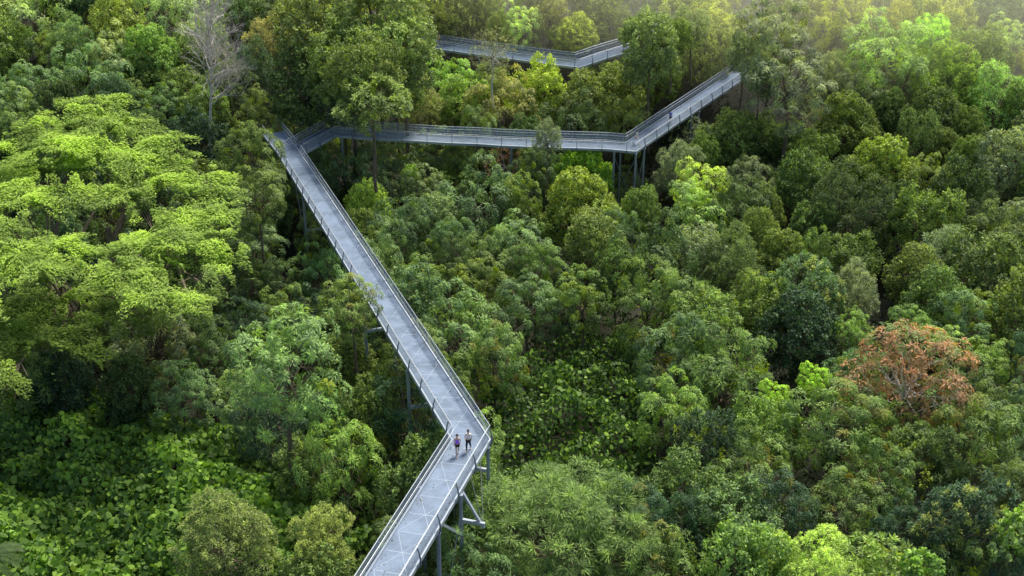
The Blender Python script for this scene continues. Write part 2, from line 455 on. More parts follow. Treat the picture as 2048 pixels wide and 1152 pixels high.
# opening where the branch joins
jp = at_z(581, 309, -7.05); best = min(range(2000), key=lambda k: (along(re_, tot*k/2000)[0]-jp).length); sj = tot*best/2000
railing(wz, cut(re_, 0, sj-1.25), 1); railing(wz, cut(re_, sj+1.25, tot), 1)
def bent(root, poly, px, side, depth=11, beam_at=4.0, cables=True):
    _, s, p, i = side_pts(poly, px, side)
    d = poly[i+1]-poly[i]; d.z = 0; d.normalize(); n = Vector((d.y, -d.x, 0))
    q = p - n*side*2*(HW+.1)
    a, b = p-UP*.27, q-UP*.27
    column(root, a, depth); column(root, b, depth)
    member(root, a+UP*.02, b+UP*.02, .16, 'cap_beam')
    if beam_at: member(root, a-UP*beam_at, b-UP*beam_at, .2, 'cross_beam')
    if cables:
        for g in (-1, 1):
            member(root, a+d*g*5-UP*.1, a-UP*(beam_at+2.5), .034, 'stay_cable', 'cable', True)
            member(root, b+d*g*5-UP*.1, b-UP*(beam_at+2.5), .034, 'stay_cable', 'cable', True)
    return a, b, d, n
bent(wz, zig[1:3], 606, -1, beam_at=3.9); bent(wz, zig[1:3], 727, -1, beam_at=3.3); bent(wz, zig[1:3], 815, -1, beam_at=3.3)
# corner support and the braced bent below it
a, b, d, n = bent(wz, zig[0:2], 976, 1, beam_at=1.9, cables=False)
_, s, p, i = side_pts(zig[0:2], 921, 1)
d = (zig[1]-zig[0]); d.z = 0; d.normalize(); n = Vector((d.y, -d.x, 0))
a = p-UP*.27; b = a-n*2.6
column(wz, a, 10); column(wz, b, 10)
ZB = -2.3
member(wz, a+UP*(ZB+.3), a+n*1.6+UP*(ZB+.3), .18, 'cross_beam')
member(wz, a+d*.3, a+n*1.5+UP*ZB, .13, 'raking_strut'); member(wz, a-d*3.2, a+UP*(ZB-.9), .13, 'raking_strut')
member(wz, a+d*4.0, a+n*1.5+UP*ZB, .022, 'stay_cable', 'cable', True); member(wz, a+d*2.0, a+n*1.5+UP*ZB, .022, 'stay_cable', 'cable', True)
bent(wz, zig[0:2], 876, 1, beam_at=5.5)
# middle branch
wm = empty('elevated_walkway', (0, 0, 0))
tag(wm, 'middle grey steel walkway running level across the forest then turning uphill behind trees', 'walkway')
deck(wm, branch, 2.0)
be = offset(branch, HW+.07); bf = offset(branch, -(HW+.07))
railing(wm, cut(be, 1.0, stations(be)[-1]), 1, step=3.0); railing(wm, cut(bf, .2, stations(bf)[-1]), -1, step=3.0)
def near_col(root, poly, px, length, side=1, r=.13, inset=.0):
    _, s, p, i = side_pts(poly, px, side); return p-UP*.27, column(root, p-UP*.27, length, r)
cs = {}
for px, ln in ((603, 5), (683, 5), (1023, 6.5), (1229, 7), (1289, 7), (1383, 5), (1398, 5)):
    cs[px] = near_col(wm, branch, px, ln+1.5)[0]
pc = be[10]-UP*.27; column(wm, pc, 8.5); column(wm, cs[1229]+Vector((.8, .6, 0)), 8.5, .09)
q1, q2 = cs[1229], cs[1289]
for g0, g1 in ((q1, pc), (pc, q2)):
    member(wm, g0-UP*.6, g1-UP*6.6, .045, 'stay_cable', 'cable', True); member(wm, g1-UP*.6, g0-UP*6.6, .045, 'stay_cable', 'cable', True)
# upper walkway
wu = empty('elevated_walkway', (0, 0, 0))
tag(wu, 'highest grey steel walkway in the haze, bending above a single support post', 'walkway')
deck(wu, top, 2.0); railing(wu, offset(top, HW+.07), 1, step=3.0); railing(wu, offset(top, -(HW+.07)), -1, step=3.0)
for px in (822, 829, 958, 1160): near_col(wu, top, px, 6.5)
wf = empty('elevated_walkway', (0, 0, 0))
tag(wf, 'small far end of a walkway with curved railing showing through treetops near the top edge', 'walkway')
deck(wf, far, 2.0); railing(wf, offset(far, HW+.07), 1, step=2.5); railing(wf, offset(far, -(HW+.07)), -1, step=2.5)

# ------------------------------------------------------------------ ground, undergrowth, creeper
gx, gy = np.meshgrid(np.linspace(-400, 400, 161), np.concatenate([np.linspace(-60, 40, 11), np.linspace(42, 270, 150), np.linspace(280, 900, 20)]))
gz = ground_np(gx, np.clip(gy, 0, 260)) + np.maximum(gy-260, 0)*.45
V = np.stack([gx, gy, gz], -1).reshape(-1, 3); nr, nc = gx.shape
idx = np.arange(nr*nc).reshape(nr, nc)
F = np.stack([idx[:-1, :-1], idx[:-1, 1:], idx[1:, 1:], idx[1:, :-1]], -1).reshape(-1, 4)
g = link(bpy.data.objects.new('ground', np_mesh('ground', V, F, M['soil'], smooth=True))); g['kind'] = 'structure'
def in_poly(x, y, poly):
    ins = np.zeros(len(x), bool); j = len(poly)-1
    for i in range(len(poly)):
        xi, yi = poly[i]; xj, yj = poly[j]
        ins ^= ((yi > y) != (yj > y)) & (x < (xj-xi)*(y-yi)/(yj-yi+1e-9)+xi); j = i
    return ins
def px_np(x, y, z):
    dz = z-CAMZ; dep = y*CP-dz*SP; up = y*SP+dz*CP
    return 1024+FPX*x/dep, 576-FPX*up/dep
def bumps(x, y, seed):
    r = np.random.default_rng(seed); o = np.zeros_like(x)
    for k in range(14):
        f = r.uniform(.25, 1.9); a = r.uniform(0, 6.28); o += np.sin((x*math.cos(a)+y*math.sin(a))*f+r.uniform(0, 6.28))/(1+f*.9)
    return o
def carpet(name, n, x0, x1, y0, y1, lift, amp, L, W, mat_, col, seed, polys=None, shape='oval', acc=.1, thick=.5, label=None, flat=.7):
    r = np.random.default_rng(seed)
    x, y = r.uniform(x0, x1, n), r.uniform(y0, y1, n)
    b = bumps(x, y, seed)
    z = ground_np(x, y) + lift + amp*b - np.abs(r.normal(0, thick, n))
    X, Yp = px_np(x, y, z)
    ok = (X > -80) & (X < 2130) & (Yp > -60) & (Yp < 1230)
    if polys is not None:
        kk = np.zeros(n, bool)
        for pl in polys: kk |= in_poly(X, Yp, pl)
        ok &= kk
    x, y, z, b = x[ok], y[ok], z[ok], b[ok]; m = len(x)
    e = .3
    gxn = -(bumps(x+e, y, seed)-b)/e*amp; gyn = -(bumps(x, y+e, seed)-b)/e*amp
    N = norm(np.stack([gxn, gyn-.35, np.full(m, flat)], 1) + r.normal(0, .62, (m, 3)))
    A = norm(np.cross(N, r.normal(size=(m, 3)))); P = np.stack([x, y, z], 1)
    t = np.clip(.35+.10*b+r.normal(0, .2, m), 0, 1); a = (r.random(m) < acc)*r.uniform(.3, 1, m)
    Vv, Ff, k = leaf_geo(P, A, N, L*(q_ := r.uniform(.5, 1.45, m)), W*q_*r.uniform(.8, 1.15, m), shape)
    o = link(bpy.data.objects.new(name, np_mesh(name, Vv, Ff, M[mat_], {'tone': np.repeat(t, k), 'acc': np.repeat(a, k)})))
    o.color = (*col, 1); o['kind'] = 'stuff'
    if label: o['label'] = label
    return o
carpet('undergrowth', 420000, -95, 95, 48, 235, 1.1, .8, .46, .26, 'leaf', (.030, .050, .022), 5, shape='quad', acc=.02, thick=1.0, label='dark leafy undergrowth between the forest trees')
creeper_a = [(-100, 780), (180, 770), (330, 830), (450, 850), (560, 860), (620, 950), (610, 1080), (520, 1230), (-100, 1230)]
creeper_b = [(700, 560), (760, 700), (800, 800), (900, 900), (860, 1010), (760, 1100), (680, 1180), (600, 1180), (640, 900), (480, 620), (590, 520)]
creeper_c = [(960, 760), (1060, 700), (1200, 640), (1330, 720), (1310, 900), (1330, 1040), (1360, 1120), (1180, 1010), (980, 960)]
creeper_d = [(585, 320), (640, 290), (760, 300), (740, 400), (680, 430), (620, 380)]
carpet('creeper_leaves', 105000, -45, 12, 50, 104, 5.6, .34, .50, .40, 'leaf_gloss', (.135, .255, .050), 21, polys=[creeper_a], acc=.34, thick=.7, label='large round leaved creeper covering the ground at the bottom corner')
carpet('creeper_leaves', 125000, -42, 32, 55, 110, 4.2, .75, .36, .28, 'leaf_gloss', (.078, .155, .038), 22, polys=[creeper_b, creeper_c], acc=.20, thick=.8, label='dark glossy creeper filling the valley beside the long walkway')
carpet('creeper_leaves', 120000, -35, -5, 118, 150, 4.0, .6, .34, .28, 'leaf_gloss', (.09, .165, .04), 23, polys=[creeper_d], acc=.10, thick=.5, label='yellow flecked creeper below the walkway junction')

# points of the walkways that the photograph shows clear of foliage
WP = []
for poly in (zig, branch, top):
    e = [offset(poly, d, z) for d, z in ((-1.25, 0), (1.25, 0), (-1.25, 1.1), (1.25, 1.1), (0, 0))]
    for l in e:
        tt = stations(l)[-1]
        for k in range(int(tt/1.2)+1): WP.append(along(l, k*1.2)[0])
for (px, p0, p1, dY) in ((1229, 310, 368, 148), (1262, 312, 368, 147), (1289, 300, 372, 149), (606, 410, 490, 124), (661, 495, 548, 108), (815, 740, 860, 80), (872, 830, 880, 81), (980, 900, 962, 72), (920, 990, 1056, 67), (876, 1060, 1150, 63), (1160, 145, 158, 166)):
    for t in np.linspace(0, 1, 12): WP.append(at_y(px, p0+(p1-p0)*t, dY))
WPn = np.array([tuple(p) for p in WP])

# ------------------------------------------------------------------ special trees
def albizia():
    rng = np.random.default_rng(77)
    cen = at_y(225, 395, 101)
    root = empty('umbrella_tree', (cen.x, cen.y, float(ground_np(np.array(cen.x), np.array(cen.y)))))
    tag(root, 'huge bright lime green spreading tree with flat layered crown', 'tree')
    base = Vector(root.location)
    pads = []
    # upper tiers from picture positions (px, py, size px, height over the crown plane)
    spec = [(150, 225, 60), (210, 215, 50), (90, 262, 60), (180, 265, 75), (260, 262, 60), (40, 300, 55), (120, 300, 80), (215, 300, 70), (320, 290, 55),
            (20, 345, 60), (90, 350, 70), (180, 345, 80), (270, 330, 70), (350, 340, 55), (40, 400, 75), (140, 395, 60), (255, 390, 60), (330, 385, 60), (400, 365, 60), (440, 395, 45),
            (-30, 400, 70), (10, 455, 50), (300, 430, 40), (370, 430, 60), (440, 440, 45), (350, 490, 60), (430, 490, 50), (280, 500, 70), (200, 520, 65), (110, 500, 70), (40, 510, 60), (-20, 540, 70),
            (90, 540, 60), (250, 550, 60), (330, 540, 40), (450, 520, 40), (400, 560, 50), (300, 590, 50), (380, 600, 40), (20, 590, 50)]
    low = [(160, 600, 45), (60, 600, 45), (230, 590, 40), (310, 560, 40), (-10, 700, 50), (60, 640, 50), (110, 610, 40), (20, 680, 55), (90, 700, 45), (150, 680, 40), (180, 640, 40), (240, 620, 45), (180, 710, 35), (330, 630, 40), (260, 660, 35), (-20, 640, 50), (10, 760, 50), (410, 600, 35)]
    def build(spec, zoff, dens, name, colr, s):
        V_, F_, T_, A_ = [], [], [], []; base_i = 0
        for (px, py, sp) in spec:
            t = (py-180)/400.0
            Yp = 121-36*t + rng.uniform(-1.5, 1.5) if zoff == 0 else 93-12*(py-600)/160
            c = at_y(px, py, Yp)
            rr = sp/FPX*to_px(c)[2]*1.14
            pads.append((c, rr))
            n = int(dens*2.1*rr*rr)
            # a pad is many little upswept fans along radiating twigs
            ang = rng.uniform(0, 6.28, n); rad = rr*np.sqrt(rng.random(n))*(1+.28*np.sin(ang*5+rng.uniform(0, 6))+.15*np.sin(ang*9+rng.uniform(0, 6)))
            x = c.x+np.cos(ang)*rad; y = c.y+np.sin(ang)*rad*1.15
            z = c.z + .50*(1-(rad/rr)**2)*rr*.40 + bumps(x*1.5, y*1.5, 9)*.14 + rng.normal(0, .10, n) - (rng.random(n) < .25)*rng.uniform(0, .7, n)
            hole = bumps(x*2.1+7, y*2.1, 31)+.25*bumps(x*6, y*6, 32); kp = hole > -1.25+.6*(rad/rr > .8)
            x, y, z, ang, rad = x[kp], y[kp], z[kp], ang[kp], rad[kp]; n = len(x)
            P = np.stack([x, y, z], 1)
            A = norm(np.stack([np.cos(ang)+rng.normal(0, .5, n), np.sin(ang)+rng.normal(0, .5, n), rng.normal(-.05, .25, n)], 1))
            N = norm(np.array([0, 0, 1.])+rng.normal(0, .30, (n, 3)))
            N = norm(N-A*((N*A).sum(1, keepdims=True)))
            v, f, k = leaf_geo(P, A, N, rng.uniform(.22, .42, n), rng.uniform(.08, .15, n))
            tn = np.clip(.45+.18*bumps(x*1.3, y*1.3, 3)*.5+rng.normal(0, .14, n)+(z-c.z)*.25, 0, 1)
            V_.append(v); F_.append(f+base_i); base_i += len(v); T_.append(np.repeat(tn, k)); A_.append(np.zeros(n*k))
        me = np_mesh(name, np.concatenate(V_)-np.array(base), np.concatenate(F_), M['leaf'], {'tone': np.concatenate(T_), 'acc': np.concatenate(A_)})
        o = link(bpy.data.objects.new(name, me), root); o.color = (*colr, 1)
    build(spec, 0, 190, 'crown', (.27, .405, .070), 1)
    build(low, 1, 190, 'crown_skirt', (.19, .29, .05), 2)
    # forking trunk and limbs to every pad
    mb = MB()
    forks = [at_y(75, 470, 104), at_y(215, 455, 101), at_y(110, 560, 97), at_y(340, 470, 100)]
    b0 = Vector((0, 0, 0))
    for f in forks:
        f2 = f-base; mb.tube([b0+Vector((rng.normal(0, .4), 0, 0)), b0.lerp(f2, .5)+Vector((0, 0, -1)), f2], [.55, .4, .26], 8)
    for c, rr in pads[::2]:
        f = min(forks, key=lambda q: (q-c).length); s_ = (f-base)*rng.uniform(.80, 1.0); e = c-base-Vector((0, 0, .15))
        mid = s_.lerp(e, .55)+Vector((0, 0, -.5))
        mb.tube([s_, mid, e], [.17, .11, .05], 6)
        for k in range(6):
            a = rng.uniform(0, 6.28); q = e+Vector((math.cos(a)*rr*.75, math.sin(a)*rr*.8, .05)); mb.tube([mid.lerp(e, .5), q], [.05, .02], 4)
    mb.build('trunk', M['bark'], root)
albizia()

def bare_tree(name, base, height, lean, spread, label, cat='tree', seed=1, r0=.14, depth=5, m='bark_pale', first=.35, bias=(.35, 0, .55), parent=None):
    rng = random.Random(seed); mb = MB(); tw = MB()
    def grow(p, d, ln, r, lv):
        e = p; pts = [p.copy()]; rs = [r]
        for k in range(3):
            d = (d+Vector((rng.gauss(0, .13), rng.gauss(0, .13), rng.gauss(0, .08)))).normalized(); e = e+d*ln/3; pts.append(e.copy()); rs.append(r*(1-.22*(k+1)))
        (mb if lv < 2 else tw).tube(pts, rs, 5 if lv < 2 else 3, cap=False)
        if lv >= depth: return
        for k in range(4 if lv < 3 else 3):
            t = rng.uniform(.35, 1); j = min(2, int(t*3)); q = pts[j].lerp(pts[j+1], t*3-j)
            nd_ = (d + Vector((rng.gauss(0, spread), rng.gauss(0, spread), rng.gauss(0, spread*.6))) + Vector(bias)*.3).normalized()
            grow(q, nd_, ln*rng.uniform(.55, .75), r*.48, lv+1)
    H = height; p = Vector((0, 0, 0)); pts = [p.copy()]; n = 8
    for k in range(n): p = p+Vector((lean*H/n+rng.gauss(0, .08), rng.gauss(0, .08), H/n)); pts.append(p.copy())
    mb.tube(pts, [r0*(1-.09*k) for k in range(n+1)], 7)
    for k in range(30):
        t = first+(1-first)*k/29; i = min(n-1, int(t*n)); q = pts[i].lerp(pts[i+1], t*n-i)
        dd = Vector((bias[0]+rng.gauss(0, .5), rng.gauss(0, .5), bias[2]+rng.uniform(-.1, .5))).normalized()
        grow(q, dd, H*.20*(1.15-.45*t), r0*.46, 1)
    root = empty(name, base)
    if label: tag(root, label, cat)
    mb.build('trunk', M[m], root); tw.build('twig_spray', M[m], root)
    return root
b = at_y(412, 262, 152); bt = at_y(447, 30, 152)
bare_tree('bare_tree', b-UP*5, bt.z-b.z+5, .10, .55, 'tall leafless pale tree with fine whitish branches fanning to one side', seed=4, r0=.22, first=.42)

# ------------------------------------------------------------------ named trees (px, py, radius px, species, colour, label, short name, options)
H_ = [
 # top edge and upper slope, west part
 (70, 45, 75, 'umbel', 'teal', 'pale blue green tree drooping at the top corner', None, {}),
 (350, 25, 85, 'umbel', 'teal', 'blue green drooping tree above the domed tree', 'the blue green drooping tree', {}),
 (225, 60, 60, 'puff', 'olive', 'olive tree with ragged crown beside the domed tree', None, {}),
 (298, 112, 56, 'dome_tree', 'fresh', 'tree with round domed yellow green crown near the bare tree', 'the domed tree', {'dz': 1.5}),
 (300, 150, 42, 'dome_tree', 'mid', 'green crown directly under the domed tree', None, {}),
 (262, 200, 38, 'dome_tree', 'mid', 'small round bushy tree just below the domed tree', None, {}),
 (368, 190, 40, 'puff', 'mid', 'small loose tree between the domed tree and the bare tree', None, {}),
 (107, 118, 42, 'umbel_lime', 'mid', 'green tree with yellow flecked leaf clusters', 'the yellow flecked tree', {}),
 (60, 178, 45, 'umbel', 'blue', 'grey green clumpy tree above the huge lime tree', None, {}),
 (25, 225, 45, 'umbel', 'teal', 'blue grey clumpy tree at the edge above the huge lime tree', None, {}),
 (455, 190, 50, 'fine', 'dark', 'thin dark green tree wrapped around the bare tree', None, {}),
 (635, 60, 92, 'puff', (.100, .138, .048), 'broad olive tree with small leaves near the top edge', 'the broad olive tree', {'Y': 158}),
 (755, 50, 98, 'puff', (.112, .148, .056), 'tall pale olive tree beside the upper walkway end', 'the tall pale olive tree', {'Y': 154}),
 (805, 105, 62, 'puff', (.105, .145, .056), 'olive tree hiding the start of the upper walkway', None, {'Y': 148}),
 (700, 140, 80, 'puff', (.105, .145, .048), 'olive leafy crown above the middle walkway', None, {'Y': 148}),
 (615, 175, 68, 'puff', 'mid', 'green leafy crown above the walkway junction', None, {'Y': 152}),
 (742, 200, 72, 'tufted', (.095, .135, .045), 'tree with bright star shaped leaf tufts and slim trunk in front of the middle walkway', 'the star tufted tree', {'Y': 134, 'sz': .8}),
 (540, 95, 50, 'fine', 'tan', 'brownish thin tree between the bare tree and the broad olive tree', None, {}),
 (738, 150, 62, 'puff', 'olive', 'olive crown rising out of the star tufted tree', None, {'Y': 139}),
 (790, 185, 50, 'puff', 'olive', 'olive crown over the middle walkway behind the star tufted tree', None, {'Y': 151}),
 (685, 205, 44, 'puff', 'grey', 'grey green crown leaning over the bend past the junction', None, {'Y': 150}),
 # between upper and middle walkway
 (895, 178, 50, 'umbel', 'fresh', 'fresh green clumpy tree below the upper walkway', 'the fresh green tree', {}),
 (925, 215, 52, 'puff', 'fresh', 'green tree leaning over the middle walkway', None, {}),
 (975, 185, 42, 'fine', 'olive', 'thin olive tree beneath the dry grey tree', None, {}),
 (985, 108, 36, 'sparse', 'tan', 'dry grey tree sticking up in front of the upper walkway', 'the dry grey tree', {'Y': 155, 'sz': 1.1}),
 (1085, 192, 62, 'puff', 'yellow', 'yellow green round tree under the bend of the upper walkway', 'the yellow green tree', {}),
 (1170, 210, 55, 'puff', 'olive', 'olive tree below the upper walkway support post', None, {}),
 (1245, 200, 55, 'puff', 'olive', 'olive tree above the middle walkway corner', None, {}),
 (1200, 150, 40, 'fine', 'olive', 'thin olive tree right under the upper walkway ramp', None, {}),
 (1302, 108, 62, 'puff', (.115, .145, .066), 'grey green tree hiding the upper walkway ramp', 'the grey green screening tree', {'Y': 156}),
 (1345, 75, 34, 'puff', 'olive', 'small olive treetop in front of the far railing', None, {'Y': 158}),
 (1382, 62, 34, 'fine', 'grey', 'thin grey treetop at the end of the far railing', None, {'Y': 166}),
 (1275, 62, 26, 'puff', 'mid', 'small green treetop beside the far railing', None, {'Y': 160}),
 (1412, 112, 52, 'puff', 'olive', 'olive tree filling the slope behind the upper part of the uphill ramp', None, {'Y': 172}),
 (1375, 100, 40, 'umbel', 'mid', 'green crown behind the grey green screening tree', None, {'Y': 174}),
 (1440, 70, 42, 'puff', 'gold', 'golden olive crown uphill of the ramp end', None, {'Y': 176}),
 (1322, 158, 50, 'puff', 'olive', 'olive tree above the uphill ramp', None, {'Y': 168}),
 # beyond the upper walkway
 (900, 35, 60, 'puff', 'olive', 'olive tree behind the upper walkway runner', None, {}),
 (1040, 60, 40, 'umbel', 'pale', 'pale mint green tree behind the upper walkway', 'the pale mint tree', {}),
 (1150, 75, 40, 'puff', 'gold', 'yellowish tree behind the upper walkway bend', None, {}),
 (1100, 40, 45, 'puff', 'tan', 'sandy olive tree behind the pale mint tree', None, {}),
 (1215, 45, 45, 'puff', 'olive', 'olive tree behind the upper walkway ramp', None, {}),
 (1385, 60, 60, 'puff', 'gold', 'golden olive tree beside the far railing', 'the golden olive tree', {}),
 # upper right slope
 (1545, 85, 72, 'umbel', 'grey', 'large grey green tree hiding the end of the uphill ramp', 'the large grey green tree', {'Y': 157}),
 (1492, 112, 36, 'puff', 'grey', 'small grey leafed treetop over the end of the uphill ramp', None, {'Y': 160}),
 (1578, 178, 70, 'umbel', 'grey', 'grey olive tree beside the end of the uphill ramp', None, {'Y': 150}),
 (1522, 150, 42, 'puff', 'grey', 'grey green crown covering the last railing of the uphill ramp', None, {'Y': 153}),
 (1665, 60, 72, 'umbel', 'gold', 'sunlit yellow olive tree at the top of the slope', 'the sunlit olive tree', {'dz': 1}),
 (1770, 140, 85, 'umbel', 'pale', 'large pale silvery green tree on the slope', 'the pale silvery tree', {'dz': 1}),
 (1720, 190, 60, 'umbel', 'grey', 'silvery green crown below the pale silvery tree', None, {}),
 (1855, 95, 56, 'dome_tree', 'lime', 'bright yellow green domed tree behind the pale silvery tree', 'the bright domed tree', {}),
 (1880, 45, 60, 'puff', 'gold', 'sandy green tree above the bright domed tree', None, {}),
 (1990, 30, 60, 'dome_tree', 'teal', 'blue green tree at the far top corner', 'the far blue green tree', {}),
 (2015, 85, 42, 'umbel', 'pale', 'pale round tree under the far blue green tree', None, {}),
 (1960, 130, 65, 'puff', 'olive', 'olive tree beside the bright domed tree', None, {}),
 (1638, 250, 30, 'sparse', 'tan', 'leafless grey twiggy bush between green crowns', 'the twiggy grey bush', {}),
 (1395, 275, 40, 'sparse', 'grey', 'thin grey brown tree below the uphill ramp', 'the thin grey brown tree', {}),
 (1465, 300, 60, 'puff', 'olive', 'olive crown beyond the thin grey brown tree', None, {}),
 (1760, 345, 66, 'dome_tree', 'yellow', 'rounded yellow green tree in the middle of the slope', 'the rounded yellow green tree', {}),
 (1398, 385, 52, 'umbel', 'bright', 'pale lime topped tree below the walkway posts', 'the pale lime topped tree', {'dz': 1}),
 (1395, 440, 60, 'umbel', 'pale', 'pale green crown hanging below the lime topped tree', None, {}),
 # around the middle
 (1165, 335, 50, 'dome_tree', 'lime', 'bright yellow green bushy tree under the middle walkway', 'the bright bushy tree', {}),
 (1095, 285, 27, 'fine', 'grey', 'narrow grey green treetop poking over the middle walkway', 'the narrow treetop', {'Y': 133, 'sz': 1.3}),
 (1015, 325, 34, 'sparse', (.15, .085, .06), 'dry reddish brown shrub below the middle walkway', 'the dry reddish shrub', {}),
 (1160, 425, 80, 'dome_tree', 'yellow', 'big rounded yellow green tree below the middle walkway', 'the big rounded tree', {'dz': 1}),
 (1190, 500, 60, 'puff', 'olive', 'hanging lower crown under the big rounded tree', None, {}),
 (1292, 398, 24, 'dome_tree', 'fresh', 'small round fresh green tree at the foot of the walkway posts', None, {}),
 (780, 325, 58, 'umbel', 'teal', 'blue green umbrella clustered tree below the middle walkway', 'the umbrella clustered tree', {}),
 (875, 312, 45, 'umbel', 'blue', 'blue green clumpy tree touching the middle walkway', None, {}),
 (822, 347, 15, 'umbel', 'lime', 'small vivid yellow bush among blue green trees', 'the vivid yellow bush', {'dz': 2}),
 (845, 385, 45, 'umbel', 'teal', 'clumpy tree just below the vivid yellow bush', None, {}),
 (738, 430, 50, 'puff', 'yellow', 'green tree with yellowish top beside the long walkway', 'the yellow topped tree', {}),
 (1035, 495, 52, 'umbel', 'teal', 'silvery blue green clumpy tree in the valley', 'the silvery clumpy tree', {'dz': 1}),
 (1010, 470, 22, 'umbel', 'pale', 'slim silvery shoot above the silvery clumpy tree', None, {'dz': 2}),
 (905, 480, 40, 'umbel', 'blue', 'blue green clumpy tree in the valley', None, {}),
 (860, 575, 52, 'umbel_lime', 'mid', 'green tree with lime tufts beside the long walkway', 'the lime tufted tree', {}),
 (955, 600, 58, 'umbel_lime', 'mid', 'lime flecked clumpy tree below the silvery clumpy tree', None, {}),
 (1055, 615, 55, 'umbel', 'blue', 'dark clumpy tree with one lime spray', None, {}),
 (505, 320, 58, 'umbel', 'mid', 'green clumpy tree hiding the far end of the long walkway', 'the tree at the walkway end', {'Y': 128, 'sz': 1.15}),
 (545, 440, 40, 'puff', 'dark', 'dark tree beside the upper part of the long walkway', None, {}),
 (518, 402, 56, 'umbel', 'mid', 'green clumpy tree between the lime tree and the long walkway', None, {'Y': 118}),
 (505, 510, 52, 'umbel', 'blue', 'dark blue green tree beside the huge lime tree', 'the dark blue green tree', {}),
 (700, 625, 58, 'umbel_gold', 'olive', 'grey olive tree overlapping the edge of the long walkway', 'the overlapping olive tree', {'Y': 92, 'sz': 1.0}),
 (690, 720, 48, 'puff', 'olive', 'brownish green tree under the overlapping olive tree', None, {}),
 (572, 742, 106, 'umbel', (.112, .172, .070), 'large pale mint green clumpy tree below the long walkway', 'the large pale mint tree', {'dz': 3, 'Y': 80, 'var': 3}),
 (498, 800, 58, 'umbel', (.105, .162, .066), 'pale green crown on the flank of the large pale mint tree', None, {'dz': 1}),
 (640, 830, 52, 'umbel', (.10, .17, .06), 'light green lower bough of the large pale mint tree', None, {'dz': 1}),
 (610, 925, 62, 'tufted', 'mid', 'dark feathery tree at the foot of the large pale mint tree', None, {}),
 (300, 700, 85, 'umbel_gold', 'grey', 'grey green tree with yellowing leaves below the huge lime tree', 'the yellowing grey tree', {'dz': 1}),
 (360, 790, 60, 'umbel', 'blue', 'dark grey green tree below the yellowing grey tree', None, {}),
 (640, 1095, 68, 'fine', (.115, .155, .042), 'yellow green fine leaved tree beside the near end of the walkway', 'the fine yellow tree', {'dz': 2}),
 (455, 1100, 88, 'fine', (.100, .128, .042), 'yellow olive fine leaved tree at the bottom edge', 'the bottom olive tree', {'dz': 2}),
 (1105, 1095, 185, 'bamboo', (.066, .108, .034), 'large feathery green tree at the bottom edge beside the walkway', 'the large feathery tree', {'dz': 0, 'sz': .9}),
 (1410, 635, 78, 'tufted', 'fresh', 'green tree with lime highlights on its tufts', 'the lime highlighted tree', {'dz': 1}),
 (1610, 600, 72, 'tipped', 'blue', 'dark blue green tree with light tips', 'the dark tree with light tips', {'dz': 1}),
 (1590, 680, 78, 'puff', 'deep', 'dark dense tree below the dark tree with light tips', None, {}),
 (1705, 665, 38, 'umbel', 'fresh', 'small umbrella shaped tree above the rust brown tree', None, {'dz': 1}),
 (1812, 762, 104, 'rust', 'rust', 'tree with rust red and brown dying leaves', 'the rust brown tree', {'dz': 4}),
 (1885, 690, 32, 'umbel', 'pale', 'pale green umbrella tuft on the edge of the rust brown tree', None, {'dz': 1}),
 (1815, 655, 38, 'umbel', 'fresh', 'light green shoot behind the rust brown tree', None, {'dz': 1}),
 (1625, 765, 32, 'umbel', 'lime', 'lime green tufted young tree', 'the lime young tree', {'dz': 1}),
 (1545, 800, 32, 'umbel', 'lime', 'yellow green tufted young tree over dark gaps', None, {'dz': 1}),
 (1350, 835, 66, 'umbel', 'fresh', 'green umbrella clustered tree in the lower valley', 'the green clustered tree', {}),
 (1660, 880, 92, 'umbel_gold', 'mid', 'large clumpy green tree with orange yellow leaves', 'the orange flecked tree', {'dz': 1}),
 (1505, 960, 75, 'umbel_gold', 'mid', 'clumpy green tree with brownish clusters', 'the brown flecked tree', {}),
 (1690, 1020, 68, 'umbel_gold', 'mid', 'clumpy tree with golden sprays near the bottom', None, {}),
 (1925, 1045, 85, 'tipped', 'deep', 'dark blue tree with pale yellow young leaves', 'the dark tree with yellow tips', {'dz': 3}),
 (1548, 1112, 38, 'fine', 'bright', 'small round pale lime tree at the bottom edge', 'the pale lime trees', {'dz': 3}),
 (1635, 1145, 62, 'fine', 'bright', 'larger pale lime tree at the bottom edge', None, {'dz': 3}),
 (1845, 1150, 40, 'round', 'fresh', 'branch of big oval leaves at the bottom edge', None, {'dz': 4, 'name': 'leafy_shrub', 'cat': 'shrub'}),
 (2035, 1080, 48, 'round', 'pale', 'shrub with big pale oval leaves at the bottom corner', None, {'dz': 4, 'name': 'leafy_shrub', 'cat': 'shrub'}),
 (1975, 730, 45, 'umbel', 'fresh', 'green tree with light crown beside the rust brown tree', None, {}),
 (2000, 830, 55, 'umbel', 'mid', 'green clumpy tree at the edge below the rust brown tree', 'the edge clumpy tree', {}),
]
marks = []
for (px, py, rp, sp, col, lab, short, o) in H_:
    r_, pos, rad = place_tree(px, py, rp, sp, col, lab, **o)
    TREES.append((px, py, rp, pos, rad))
    if short: marks.append((px, py, short))
marks += [(230, 370, 'the huge lime tree'), (440, 120, 'the bare tree'), (575, 295, 'the walkway junction'), (1262, 300, 'the middle walkway corner'), (1160, 130, 'the upper walkway bend'),
          (955, 870, 'the near walkway corner'), (770, 600, 'the long walkway'), (1420, 190, 'the uphill ramp'), (1020, 285, 'the middle walkway'), (840, 1050, 'the near walkway end')]

